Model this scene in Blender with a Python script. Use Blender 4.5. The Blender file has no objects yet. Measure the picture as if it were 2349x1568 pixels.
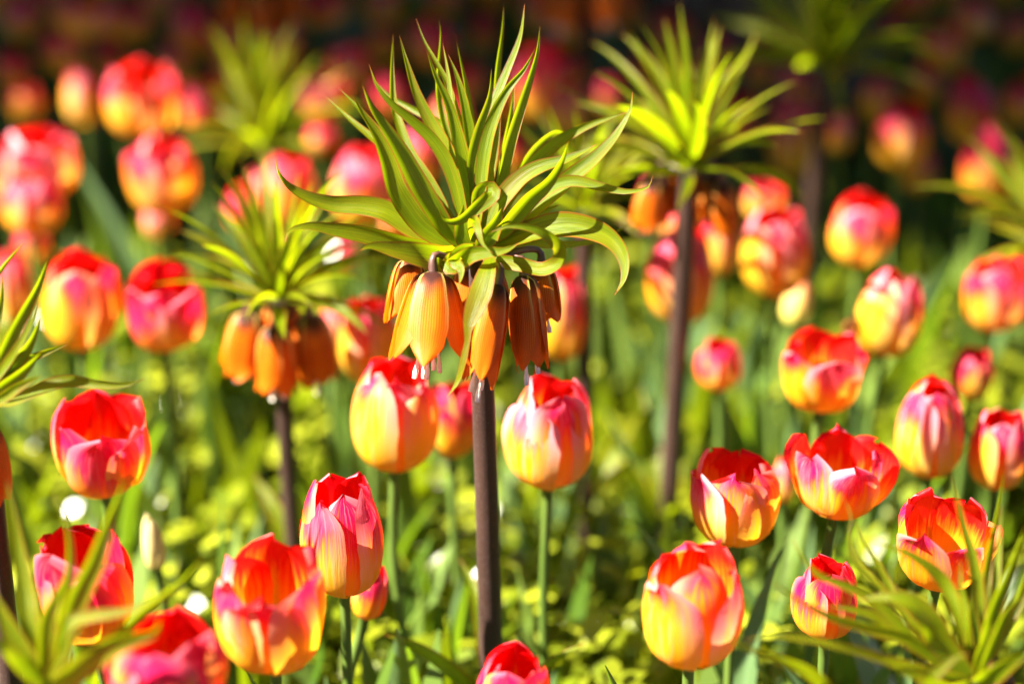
import bpy, math, random
import numpy as np
from mathutils import Vector, Matrix, Quaternion

rad = math.radians
random.seed(7)
scene = bpy.context.scene
col = scene.collection

# ------------------------------------------------------------------ camera
TILT = rad(25.0)
CAM = Vector((0, 0, 1.33))
FPX = 85 / 36 * 2349.0            # focal length in pixels of a 2349 wide frame
cam_data = bpy.data.cameras.new('camera')
cam = bpy.data.objects.new('camera', cam_data)
col.objects.link(cam)
cam.location = CAM
cam.rotation_euler = (rad(90) - TILT, 0, 0)
cam_data.lens = 85
cam_data.sensor_width = 36
cam_data.clip_start = 0.05
cam_data.clip_end = 500
cam_data.dof.use_dof = True
cam_data.dof.focus_distance = 1.84
cam_data.dof.aperture_fstop = 1.65
cam_data.dof.aperture_blades = 0
scene.camera = cam

# ------------------------------------------------------------------ light
SUN_AZ = rad(78.0)               # from the camera's own side, turning left
SUN_EL = rad(46.0)
to_sun = Vector((-math.sin(SUN_AZ) * math.cos(SUN_EL), -math.cos(SUN_AZ) * math.cos(SUN_EL), math.sin(SUN_EL)))
world = bpy.data.worlds.new('World')
scene.world = world
world.use_nodes = True
wn = world.node_tree.nodes
wl = world.node_tree.links
bg = wn['Background']
sky = wn.new('ShaderNodeTexSky')
sky.sky_type = 'NISHITA'
sky.sun_disc = False
sky.air_density = 0.15
sky.dust_density = 0.1
sky.sun_elevation = SUN_EL
sky.sun_rotation = math.atan2(to_sun.x, to_sun.y) % (2 * math.pi)
wl.new(sky.outputs[0], bg.inputs[0])
bg.inputs[1].default_value = 0.05
sun_data = bpy.data.lights.new('sun', 'SUN')
sun_data.energy = 5.0
sun_data.angle = rad(0.53)
sun_data.color = (1.0, 0.94, 0.83)
sun = bpy.data.objects.new('sun', sun_data)
sun.rotation_euler = to_sun.to_track_quat('Z', 'Y').to_euler()
col.objects.link(sun)

scene.view_settings.view_transform = 'Standard'
scene.view_settings.look = 'None'
scene.view_settings.gamma = 1.0
scene.view_settings.exposure = 2.95
scene.render.engine = 'CYCLES'
scene.cycles.use_denoising = True
scene.cycles.max_bounces = 6
scene.cycles.diffuse_bounces = 2
scene.cycles.transmission_bounces = 6
scene.cycles.sample_clamp_indirect = 6

# ------------------------------------------------------------------ helpers
FWD = Vector((0, math.cos(TILT), -math.sin(TILT)))
UP = Vector((0, math.sin(TILT), math.cos(TILT)))
RIGHT = Vector((1, 0, 0))


def at(x, y, d):
    """place seen at (x, y) of the photograph, d metres away along the view axis"""
    x, y, d = float(x), float(y), float(d)
    return CAM + d * FWD + (x - 1174.5) / FPX * d * RIGHT - (y - 784.0) / FPX * d * UP


def depth_on(y, z):
    return (CAM.z - z) / (math.sin(TILT) + (y - 784.0) / FPX * math.cos(TILT))


def link(name, data, parent=None):
    o = bpy.data.objects.new(name, data)
    col.objects.link(o)
    if parent is not None:
        o.parent = parent
    return o


def thing(name, label, cat, loc, group=None):
    o = link(name, None)
    o.empty_display_size = 0.02
    o.location = loc
    o['label'] = label
    o['category'] = cat
    if group:
        o['group'] = group
    return o


def grid_mesh(name, P, mats, flip=False):
    """P: nv x nu x 3 array -> smooth quad sheet with UVs (u across, v along)"""
    P = np.asarray(P, dtype=float)
    nv, nu = P.shape[:2]
    idx = np.arange(nv * nu).reshape(nv, nu)
    a, b, c, d = idx[:-1, :-1].ravel(), idx[:-1, 1:].ravel(), idx[1:, 1:].ravel(), idx[1:, :-1].ravel()
    F = np.stack([a, d, c, b] if flip else [a, b, c, d], 1)
    me = bpy.data.meshes.new(name)
    me.from_pydata(P.reshape(-1, 3).tolist(), [], F.tolist())
    uv = me.uv_layers.new(name='UVMap')
    U, V = np.meshgrid(np.linspace(0, 1, nu), np.linspace(0, 1, nv))
    UVs = np.stack([U.ravel(), V.ravel()], 1)
    li = np.zeros(len(me.loops), dtype=np.int32)
    me.loops.foreach_get('vertex_index', li)
    uv.data.foreach_set('uv', UVs[li].astype(np.float32).ravel())
    me.polygons.foreach_set('use_smooth', [True] * len(me.polygons))
    for m in mats:
        me.materials.append(m)
    return me


def spline(pts, n):
    """Catmull-Rom through rows of pts, n samples, arc length spaced"""
    P = np.asarray(pts, dtype=float)
    E = np.vstack([2 * P[0] - P[1], P, 2 * P[-1] - P[-2]])
    out = []
    for i in range(1, len(E) - 2):
        for t in np.linspace(0, 1, 12, endpoint=False):
            p0, p1, p2, p3 = E[i - 1], E[i], E[i + 1], E[i + 2]
            out.append(0.5 * (2 * p1 + (p2 - p0) * t + (2 * p0 - 5 * p1 + 4 * p2 - p3) * t * t + (3 * p1 - p0 - 3 * p2 + p3) * t ** 3))
    out.append(P[-1])
    out = np.array(out)
    s = np.concatenate([[0], np.cumsum(np.linalg.norm(np.diff(out[:, :3], axis=0), axis=1))])
    t = np.linspace(0, s[-1], n)
    return np.stack([np.interp(t, s, out[:, k]) for k in range(out.shape[1])], 1)


def tube_mesh(name, pts, radii, mat, seg=12, n=20, cap=True):
    pr = np.hstack([np.asarray(pts, dtype=float), np.asarray(radii, dtype=float)[:, None]])
    S = spline(pr, n)
    C, R = S[:, :3], S[:, 3]
    T = np.gradient(C, axis=0)
    T /= np.linalg.norm(T, axis=1)[:, None] + 1e-12
    ref = np.array([1.0, 0.02, 0.0]) if abs(T[0][0]) < 0.9 else np.array([0.0, 1.0, 0.0])
    V, F = [], []
    for i in range(n):
        s = np.cross(T[i], ref)
        s /= np.linalg.norm(s) + 1e-12
        b = np.cross(T[i], s)
        ref = -b * 0 + ref
        for k in range(seg):
            a = 2 * math.pi * k / seg
            V.append(C[i] + R[i] * (math.cos(a) * s + math.sin(a) * b))
    for i in range(n - 1):
        for k in range(seg):
            k2 = (k + 1) % seg
            F.append((i * seg + k, i * seg + k2, (i + 1) * seg + k2, (i + 1) * seg + k))
    if cap:
        F.append(tuple(range(seg)))
        F.append(tuple(range((n - 1) * seg, n * seg))[::-1])
    me = bpy.data.meshes.new(name)
    me.from_pydata([tuple(v) for v in V], [], F)
    me.polygons.foreach_set('use_smooth', [True] * len(me.polygons))
    me.materials.append(mat)
    return me


def blade_mesh(name, C, W, N, mats, chan=0.12, nu=7, ripple=0.0, seed=0):
    """leaf ribbon: centre line C (n x 3), half width W (n), side roll normals N (n x 3)"""
    n = len(C)
    T = np.gradient(C, axis=0)
    T /= np.linalg.norm(T, axis=1)[:, None] + 1e-12
    Sd = np.cross(T, N)
    Sd /= np.linalg.norm(Sd, axis=1)[:, None] + 1e-12
    Nn = np.cross(Sd, T)
    us = np.linspace(-1, 1, nu)
    rs = np.random.RandomState(seed)
    ph, fq = rs.uniform(0, 6.28, 2), rs.uniform(7, 12)
    vv = np.linspace(0, 1, n)
    P = np.zeros((n, nu, 3))
    for j, u in enumerate(us):
        off = chan * (u * u - 0.35) * W
        if ripple:
            off = off + ripple * W * abs(u) ** 1.5 * np.sin(fq * vv + ph[0 if u < 0 else 1])
        P[:, j] = C + u * W[:, None] * Sd + off[:, None] * Nn
    return grid_mesh(name, P, mats)


LEAF_V = [0, .06, .2, .4, .6, .8, .93, 1]
LEAF_W = [.55, .68, .92, 1.0, .80, .46, .17, .02]


def leaf_profile(n, w):
    return w * np.interp(np.linspace(0, 1, n), LEAF_V, LEAF_W)


# ------------------------------------------------------------------ materials
def new_mat(name):
    m = bpy.data.materials.new(name)
    m.use_nodes = True
    nt = m.node_tree
    for n in list(nt.nodes):
        nt.nodes.remove(n)
    return m, nt


class NB:
    def __init__(s, nt):
        s.nt = nt

    def n(s, t, **kw):
        o = s.nt.nodes.new('ShaderNode' + t)
        for k, v in kw.items():
            setattr(o, k, v)
        return o

    def put(s, sock, v):
        if isinstance(v, bpy.types.NodeSocket):
            s.nt.links.new(v, sock)
        elif isinstance(v, tuple) and len(v) == 3 and sock.type == 'RGBA':
            sock.default_value = (*v, 1)
        else:
            sock.default_value = v

    def m(s, op, a, b=0.0, c=None, clamp=False):
        o = s.n('Math', operation=op, use_clamp=clamp)
        s.put(o.inputs[0], a)
        s.put(o.inputs[1], b)
        if c is not None:
            s.put(o.inputs[2], c)
        return o.outputs[0]

    def mix(s, f, a, b, blend='MIX'):
        o = s.n('Mix', data_type='RGBA', blend_type=blend)
        s.put(o.inputs[0], f)
        s.put(o.inputs[6], a)
        s.put(o.inputs[7], b)
        return o.outputs[2]

    def ramp(s, f, stops):
        o = s.n('ValToRGB')
        e = o.color_ramp.elements
        while len(e) < len(stops):
            e.new(0.5)
        for i, (p, c) in enumerate(stops):
            e[i].position = p
            e[i].color = (*c, 1) if len(c) == 3 else c
        s.put(o.inputs[0], f)
        return o.outputs[0]

    def smooth(s, x, a, b):
        o = s.n('MapRange', interpolation_type='SMOOTHSTEP')
        s.put(o.inputs[0], x)
        o.inputs[1].default_value = a
        o.inputs[2].default_value = b
        return o.outputs[0]

    def uv(s):
        o = s.n('UVMap', uv_map='UVMap')
        x = s.n('SeparateXYZ')
        s.nt.links.new(o.outputs[0], x.inputs[0])
        return o.outputs[0], x.outputs[0], x.outputs[1]

    def noise(s, vec, scale, detail=2.0, rough=0.5, stretch=None, offset=None):
        mp = s.n('Mapping')
        s.put(mp.inputs[0], vec)
        if stretch:
            mp.inputs[3].default_value = stretch
        if offset is not None:
            cb = s.n('CombineXYZ')
            s.put(cb.inputs[0], offset)
            s.put(cb.inputs[1], offset)
            s.put(cb.inputs[2], offset)
            s.nt.links.new(cb.outputs[0], mp.inputs[1])
        o = s.n('TexNoise')
        s.nt.links.new(mp.outputs[0], o.inputs['Vector'])
        o.inputs['Scale'].default_value = scale
        o.inputs['Detail'].default_value = detail
        o.inputs['Roughness'].default_value = rough
        return o.outputs[0]

    def rnd(s):
        return s.n('ObjectInfo').outputs['Random']

    def sheet(s, color, trans_color, trans, rough, spec=0.5, bump=None, coat=0.0):
        """thin living tissue: reflects one part of the light and passes another"""
        p = s.n('BsdfPrincipled')
        s.put(p.inputs['Base Color'], color)
        s.put(p.inputs['Roughness'], rough)
        s.put(p.inputs['Specular IOR Level'], spec)
        if coat:
            p.inputs['Coat Weight'].default_value = coat
            p.inputs['Coat Roughness'].default_value = 0.25
        t = s.n('BsdfTranslucent')
        s.put(t.inputs[0], trans_color)
        if bump is not None:
            s.nt.links.new(bump, p.inputs['Normal'])
        mx = s.n('MixShader')
        s.put(mx.inputs[0], trans)
        s.nt.links.new(p.outputs[0], mx.inputs[1])
        s.nt.links.new(t.outputs[0], mx.inputs[2])
        out = s.n('OutputMaterial')
        s.nt.links.new(mx.outputs[0], out.inputs[0])

    def bump(s, h, strength, dist):
        o = s.n('Bump')
        o.inputs['Strength'].default_value = strength
        o.inputs['Distance'].default_value = dist
        s.put(o.inputs['Height'], h)
        return o.outputs[0]


def mat_petal(name, red=0.0, pale_k=1.0):
    m, nt = new_mat(name)
    b = NB(nt)
    uv, u, v = b.uv()
    r = b.rnd()
    off = b.m('MULTIPLY', r, 37.0)
    streak = b.noise(uv, 1.0, 4, 0.6, (26, 2.2, 1), off)
    patch = b.noise(uv, 1.0, 2, 0.5, (3.2, 2.0, 1), off)
    fine = b.noise(uv, 1.0, 3, 0.6, (70, 4.0, 1), off)
    au = b.m('ABSOLUTE', b.m('MULTIPLY_ADD', u, 2.0, -1.0))
    # flame: red rises from the midrib and the tip, margins stay orange or pale
    t = b.m('ADD', v, b.m('MULTIPLY_ADD', streak, 0.60, -0.30))
    t = b.m('ADD', t, b.m('MULTIPLY_ADD', patch, 0.42, -0.21))
    t = b.m('ADD', t, b.m('MULTIPLY_ADD', r, 0.24, -0.22 + red))
    t_out = b.m('SUBTRACT', t, b.m('MULTIPLY', b.m('POWER', au, 2.0), 0.30))
    outer = b.ramp(t_out, [(0.02, (0.82, 0.50, 0.010)), (0.38, (0.84, 0.40, 0.010)), (0.52, (0.83, 0.20, 0.014)),
                           (0.60, (0.76, 0.05, 0.030)), (0.68, (0.66, 0.004, 0.085)), (1.0, (0.60, 0.002, 0.035))])
    # pale bloom along margins and ribs of the outer face, sunlit highlights painted in too
    pale_m = b.m('MULTIPLY', b.smooth(au, 0.45, 1.0), b.smooth(v, 0.15, 0.75))
    pale = b.m('MULTIPLY', b.m('ADD', b.m('MULTIPLY', pale_m, 0.55), b.m('ADD', b.m('MULTIPLY', b.smooth(patch, 0.52, 0.75), 0.22), b.m('MULTIPLY', b.smooth(streak, 0.50, 0.66), 0.30))), b.m('MULTIPLY_ADD', r, 0.9 * pale_k, 0.45 * pale_k), clamp=True)
    pale_c = b.mix(b.smooth(v, 0.35, 0.8), (0.86, 0.60, 0.26), (0.84, 0.29, 0.34))
    outer = b.mix(pale, outer, pale_c)
    inner = b.ramp(b.m('ADD', t, 0.10), [(0.0, (0.84, 0.50, 0.014)), (0.38, (0.85, 0.36, 0.008)), (0.54, (0.82, 0.13, 0.006)),
                                         (0.66, (0.74, 0.010, 0.006)), (1.0, (0.68, 0.002, 0.006))])
    back = b.n('NewGeometry').outputs['Backfacing']
    c = b.mix(back, outer, inner)
    c = b.mix(b.m('MULTIPLY', b.smooth(fine, 0.55, 0.75), 0.18), c, (0.80, 0.20, 0.05))
    tr = b.mix(0.35, c, inner)
    hgt = b.m('ADD', b.m('MULTIPLY', streak, 0.6), b.m('MULTIPLY', fine, 0.4))
    b.sheet(c, tr, 0.48, 0.40, 0.28, b.bump(hgt, 0.45, 0.0015))
    return m


def mat_bud():
    m, nt = new_mat('bud_petal')
    b = NB(nt)
    uv, u, v = b.uv()
    streak = b.noise(uv, 1.0, 3, 0.6, (20, 2, 1))
    t = b.m('ADD', v, b.m('MULTIPLY_ADD', streak, 0.4, -0.2))
    c = b.ramp(t, [(0.0, (0.50, 0.55, 0.06)), (0.4, (0.82, 0.66, 0.14)), (0.7, (0.86, 0.50, 0.16)), (1.0, (0.80, 0.20, 0.12))])
    b.sheet(c, c, 0.3, 0.4, 0.4)
    return m


def mat_cream():
    m, nt = new_mat('cream_leaf')
    b = NB(nt)
    uv, u, v = b.uv()
    streak = b.noise(uv, 1.0, 3, 0.6, (20, 2, 1))
    c = b.ramp(b.m('ADD', v, b.m('MULTIPLY_ADD', streak, 0.4, -0.2)), [(0.0, (0.62, 0.42, 0.10)), (0.5, (0.70, 0.56, 0.22)), (1.0, (0.66, 0.56, 0.26))])
    b.sheet(c, c, 0.3, 0.45, 0.4)
    return m


def mat_crown_leaf(name, base, trans, edge=(0.26, 0.07, 0.012), dull=0.0):
    m, nt = new_mat(name)
    b = NB(nt)
    uv, u, v = b.uv()
    r = b.rnd()
    off = b.m('MULTIPLY', r, 23.0)
    patch = b.noise(uv, 1.0, 3, 0.55, (2.5, 3.5, 1), off)
    vein = b.noise(uv, 1.0, 3, 0.6, (46, 0.7, 1), off)
    au = b.m('ABSOLUTE', b.m('MULTIPLY_ADD', u, 2.0, -1.0))
    c = b.mix(b.smooth(patch, 0.35, 0.7), base, tuple(x * k for x, k in zip(base, (1.7, 1.25, 1.3))))
    c = b.mix(b.m('MULTIPLY', b.smooth(vein, 0.48, 0.60), 0.6), c, tuple(x * 0.5 for x in base))
    mid = b.m('SUBTRACT', 1.0, b.smooth(au, 0.0, 0.10))
    c = b.mix(b.m('MULTIPLY', mid, 0.4), c, tuple(min(1, x * 1.7) for x in base))
    brown = b.m('MULTIPLY', b.smooth(b.noise(uv, 1.0, 2, 0.5, (2, 2.2, 1), off), 0.52, 0.72), b.m('ADD', 0.12, b.m('MULTIPLY', r, 0.40)))
    c = b.mix(brown, c, (0.17, 0.085, 0.012))
    rim = b.m('MAXIMUM', b.m('MULTIPLY', b.smooth(au, 0.80, 0.97), 0.85), b.smooth(v, 0.93, 1.0))
    c = b.mix(rim, c, edge)
    t = b.mix(b.m('MULTIPLY', b.smooth(vein, 0.45, 0.60), 0.6), trans, tuple(x * 0.5 for x in trans))
    t = b.mix(brown, t, (0.25, 0.14, 0.01))
    t = b.mix(b.m('MULTIPLY', rim, 0.8), t, (0.42, 0.13, 0.005))
    b.sheet(c, t, 0.50, 0.34, 0.24, b.bump(vein, 0.45, 0.0012))
    return m


def mat_tulip_leaf():
    m, nt = new_mat('tulip_leaf')
    b = NB(nt)
    uv, u, v = b.uv()
    r = b.rnd()
    off = b.m('MULTIPLY', r, 19.0)
    vein = b.noise(uv, 1.0, 2, 0.5, (30, 0.9, 1), off)
    patch = b.noise(uv, 1.0, 3, 0.5, (2, 3, 1), off)
    c = b.mix(b.smooth(patch, 0.3, 0.7), (0.065, 0.120, 0.034), (0.110, 0.175, 0.070))
    c = b.mix(b.m('MULTIPLY', b.smooth(vein, 0.5, 0.65), 0.4), c, (0.045, 0.10, 0.030))
    b.sheet(c, (0.22, 0.36, 0.008), 0.38, 0.34, 0.5, b.bump(vein, 0.25, 0.001))
    return m


def mat_stuff_leaf(name, c1, c2, trans, rough, part=0.36):
    m, nt = new_mat(name)
    b = NB(nt)
    g = b.n('NewGeometry').outputs['Random Per Island']
    c = b.mix(g, c1, c2)
    t = b.mix(g, tuple(x * 0.5 for x in trans), trans)
    b.sheet(c, t, part, rough, 0.6)
    return m


def mat_simple(name, c1, c2, rough, stretch=(40, 40, 5), scale=1.0, spec=0.4, bump=0.3):
    m, nt = new_mat(name)
    b = NB(nt)
    co = b.n('TexCoord').outputs['Object']
    n1 = b.noise(co, scale, 4, 0.6, stretch)
    c = b.mix(b.smooth(n1, 0.35, 0.65), c1, c2)
    p = b.n('BsdfPrincipled')
    b.put(p.inputs['Base Color'], c)
    p.inputs['Roughness'].default_value = rough
    p.inputs['Specular IOR Level'].default_value = spec
    nt.links.new(b.bump(n1, bump, 0.001), p.inputs['Normal'])
    o = b.n('OutputMaterial')
    nt.links.new(p.outputs[0], o.inputs[0])
    return m


def mat_crown_stem():
    m, nt = new_mat('crown_imperial_stem')
    b = NB(nt)
    co = b.n('TexCoord').outputs['Object']
    sp = b.noise(co, 1.0, 3, 0.6, (900, 900, 500))
    st = b.noise(co, 1.0, 2, 0.5, (500, 500, 12))
    big = b.noise(co, 1.0, 2, 0.5, (14, 14, 9))
    c = b.mix(b.smooth(big, 0.35, 0.65), (0.022, 0.008, 0.004), (0.036, 0.016, 0.010))
    c = b.mix(b.m('MULTIPLY', b.smooth(sp, 0.52, 0.68), 0.5), c, (0.085, 0.055, 0.045))
    c = b.mix(b.m('MULTIPLY', b.smooth(st, 0.5, 0.7), 0.4), c, (0.035, 0.018, 0.012))
    p = b.n('BsdfPrincipled')
    b.put(p.inputs['Base Color'], c)
    p.inputs['Roughness'].default_value = 0.5
    p.inputs['Specular IOR Level'].default_value = 0.3
    p.inputs['Sheen Weight'].default_value = 0.05
    p.inputs['Sheen Tint'].default_value = (0.75, 0.7, 0.85, 1)
    nt.links.new(b.bump(b.m('ADD', st, sp), 0.35, 0.0006), p.inputs['Normal'])
    o = b.n('OutputMaterial')
    nt.links.new(p.outputs[0], o.inputs[0])
    return m


def mat_tepal():
    m, nt = new_mat('bell_tepal')
    b = NB(nt)
    uv, u, v = b.uv()
    r = b.rnd()
    off = b.m('MULTIPLY', r, 31.0)
    au = b.m('ABSOLUTE', b.m('MULTIPLY_ADD', u, 2.0, -1.0))
    w = b.n('TexWave', wave_type='BANDS', bands_direction='X', wave_profile='SIN')
    mp = b.n('Mapping')
    nt.links.new(uv, mp.inputs[0])
    mp.inputs[3].default_value = (1, 0.05, 1)
    nt.links.new(mp.outputs[0], w.inputs['Vector'])
    w.inputs['Scale'].default_value = 5.2
    w.inputs['Distortion'].default_value = 1.3
    w.inputs['Detail'].default_value = 2
    w.inputs['Detail Scale'].default_value = 2.5
    vein = w.outputs['Color']
    patch = b.noise(uv, 1.0, 3, 0.55, (3, 2, 1), off)
    c = b.mix(b.smooth(patch, 0.3, 0.7), (0.66, 0.120, 0.002), (0.74, 0.175, 0.003))
    vs = b.m('MULTIPLY', b.smooth(vein, 0.55, 0.9), b.m('SUBTRACT', 0.85, b.m('MULTIPLY', v, 0.42)))
    c = b.mix(vs, c, (0.20, 0.018, 0.002))
    top = b.m('SUBTRACT', 1.0, b.smooth(b.m('ADD', v, b.m('MULTIPLY', au, 0.10)), 0.14, 0.36))
    edge = b.m('MULTIPLY', b.smooth(au, 0.72, 0.95), b.m('SUBTRACT', 1.0, b.smooth(v, 0.25, 0.75)))
    c = b.mix(top, c, (0.055, 0.018, 0.014))
    c = b.mix(b.m('MULTIPLY', edge, 0.85), c, (0.62, 0.40, 0.10))
    t = b.mix(0.5, c, (0.75, 0.17, 0.002))
    t = b.mix(top, t, (0.05, 0.01, 0.004))
    b.sheet(c, t, 0.42, 0.45, 0.2, b.bump(vein, 0.12, 0.0006))
    return m


M_PETAL = [mat_petal('tulip_petal', 0.0, 1.15), mat_petal('tulip_petal_redder', 0.14, 0.7), mat_petal('tulip_petal_paler', -0.07, 2.0)]
M_BUD = mat_bud()
M_CREAM = mat_cream()
M_CLEAF = mat_crown_leaf('crown_imperial_leaf', (0.105, 0.155, 0.002), (0.40, 0.54, 0.003))
M_TLEAF = mat_tulip_leaf()
M_TSTEM = mat_simple('tulip_stem', (0.060, 0.100, 0.014), (0.085, 0.125, 0.020), 0.45)
M_CSTEM = mat_crown_stem()
M_PED = mat_simple('bell_stalk', (0.055, 0.022, 0.016), (0.10, 0.045, 0.030), 0.45)
M_TEPAL = mat_tepal()
M_STAMEN = mat_simple('stamen', (0.88, 0.82, 0.62), (0.92, 0.88, 0.74), 0.5)
M_SOIL = mat_simple('soil', (0.020, 0.013, 0.008), (0.045, 0.030, 0.018), 0.95, (60, 60, 60), 1.0, 0.15, 0.8)
M_COVER = mat_stuff_leaf('ground_cover_leaf', (0.075, 0.108, 0.003), (0.270, 0.290, 0.016), (0.66, 0.70, 0.008), 0.27, 0.32)
M_BLADE = mat_stuff_leaf('blade_foliage', (0.028, 0.062, 0.004), (0.125, 0.180, 0.034), (0.34, 0.44, 0.004), 0.30, 0.28)
M_TREE = mat_stuff_leaf('tree_leaf', (0.035, 0.070, 0.012), (0.055, 0.100, 0.020), (0.05, 0.10, 0.008), 0.45)
M_BARK = mat_simple('bark', (0.055, 0.042, 0.030), (0.11, 0.085, 0.065), 0.9, (30, 30, 4), 1.0, 0.2, 1.0)

# ------------------------------------------------------------------ setting: soil
def build_soil():
    n = 90
    g = np.concatenate([np.linspace(-80, -3, 12), np.linspace(-2.6, 2.6, n), np.linspace(3, 80, 12)])
    h = np.concatenate([np.linspace(-80, -0.5, 10), np.linspace(0, 5.4, n), np.linspace(6, 90, 12)])
    rs = np.random.RandomState(3)
    X, Y = np.meshgrid(g, h)
    Z = 0.012 * np.sin(X * 9.1 + 1.3 * np.sin(Y * 5)) * np.sin(Y * 7.7) + rs.uniform(-0.012, 0.012, X.shape)
    o = link('soil', grid_mesh('soil', np.stack([X, Y, Z], 2), [M_SOIL]))
    o['kind'] = 'structure'


build_soil()

# ------------------------------------------------------------------ tulips
def petal_grid(th0, prof_v, prof_r, prof_z, wmax, wv_tab, rs, nu=11, nv=16, tilt=0.0, hm=1.0, wob=0.03, tipcurl=0.0, cup=0.0):
    """one petal of a cup: unit tall, angle th0, radius profile, half width table"""
    vs = np.linspace(0, 1, nv)
    r = np.interp(vs, prof_v, prof_r)
    k = np.ones(3) / 3
    r[1:-1] = np.convolve(r, k, 'same')[1:-1]
    z = np.interp(vs, prof_v, prof_z) * hm
    w = wmax * np.interp(vs, *wv_tab)
    r = r * (1 + tilt * vs ** 1.6) + tipcurl * np.clip(vs - 0.75, 0, 1) ** 2 * 8
    ph = rs.uniform(0, 6.28, 4)
    P = np.zeros((nv, nu, 3))
    for j, u in enumerate(np.linspace(-1, 1, nu)):
        half = np.minimum(w / np.maximum(r, 0.10), 1.35)
        a = th0 + u * half
        R = r * (1 + cup * u * u) + wob * vs * (np.sin(2.4 * u + 3 * vs + ph[0]) * 0.7 + 0.6 * np.sin(5 * u + ph[1] + 5 * vs) * abs(u))
        R = R - 0.020 * math.exp(-(u / 0.13) ** 2) * np.sin(np.pi * np.clip(vs, 0, 1))
        zz = z + wob * 0.6 * vs * np.sin(3.1 * u + ph[2])
        P[:, j, 0], P[:, j, 1], P[:, j, 2] = R * np.cos(a), R * np.sin(a), zz
    return P


PV = [0, .06, .18, .36, .58, .8, 1]
PZ = [0, .015, .09, .28, .56, .82, 1]
CUPS = {
    'closed': ([.03, .16, .34, .45, .46, .37, .22], .02),
    'cup': ([.03, .17, .35, .46, .48, .41, .29], .045),
    'open': ([.03, .18, .36, .46, .49, .45, .36], .06),
    'wide': ([.03, .17, .34, .45, .51, .53, .52], .065),
    'bud': ([.03, .20, .36, .44, .42, .30, .10], .01),
}
WT = ([0, .08, .2, .4, .6, .78, .9, .97, 1], [.30, .48, .70, .94, 1.0, .88, .62, .26, .03])


def make_cup(kind, seed):
    rs = np.random.RandomState(seed)
    rad_tab, wob = CUPS[kind]
    out = []
    for k in range(6):
        inner = k % 2
        th = math.pi / 3 * k + rs.uniform(-.10, .10)
        f = 0.90 if inner else 1.0
        tl = rs.uniform(-.14, .16) if kind != 'bud' else rs.uniform(-.04, .04)
        if kind == 'wide':
            tl = rs.uniform(-.15, .22)
        P = petal_grid(th, PV, [x * f for x in rad_tab], PZ, (0.45 if inner else 0.47) * (0.80 if kind == 'wide' else 1) * rs.uniform(.92, 1.05), WT, rs,
                       tilt=tl, hm=rs.uniform(.90, 1.04) * (1.03 if inner else 1.0), wob=wob, tipcurl=rs.uniform(-.25, .22) if kind != 'bud' else -.05, cup=rs.uniform(-.06, .05))
        out.append(P)
    return out


CUP_CACHE = {}
CUP_VARIANTS = 4


def cup_meshes(kind, var, mi):
    key = (kind, var, mi)
    if key not in CUP_CACHE:
        grids = make_cup(kind, 101 * var + len(kind) * 7)
        mat = [M_PETAL[0], M_PETAL[1], M_PETAL[2], M_BUD, M_CREAM][mi]
        CUP_CACHE[key] = [grid_mesh('petal', g, [mat]) for g in grids]
    return CUP_CACHE[key]


def make_tulip_leaves():
    out = []
    for k in range(8):
        rs = np.random.RandomState(40 + k)
        L = rs.uniform(.20, .30)
        n = 20
        e0, e1 = rad(rs.uniform(78, 86)), rad(rs.uniform(40, 78))
        pts, p = [], np.zeros(3)
        for i in range(n):
            t = i / (n - 1)
            e = e0 + (e1 - e0) * t ** 1.7
            pts.append(p.copy())
            p = p + L / (n - 1) * np.array([math.cos(e), 0.08 * math.sin(4 * t + k), math.sin(e)])
        C = np.array(pts)
        N = np.array([[-math.sin(rad(70)), 0.5 * math.sin(2.5 * i / n + k), 0.45] for i in range(n)])
        W = leaf_profile(n, rs.uniform(.016, .026))
        W[:4] *= np.array([.5, .6, .75, .9])
        out.append(blade_mesh('leaf', C, W, N, [M_TLEAF], chan=rs.uniform(.35, .75), nu=7, ripple=.16, seed=k))
    return out


TLEAVES = make_tulip_leaves()


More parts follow.
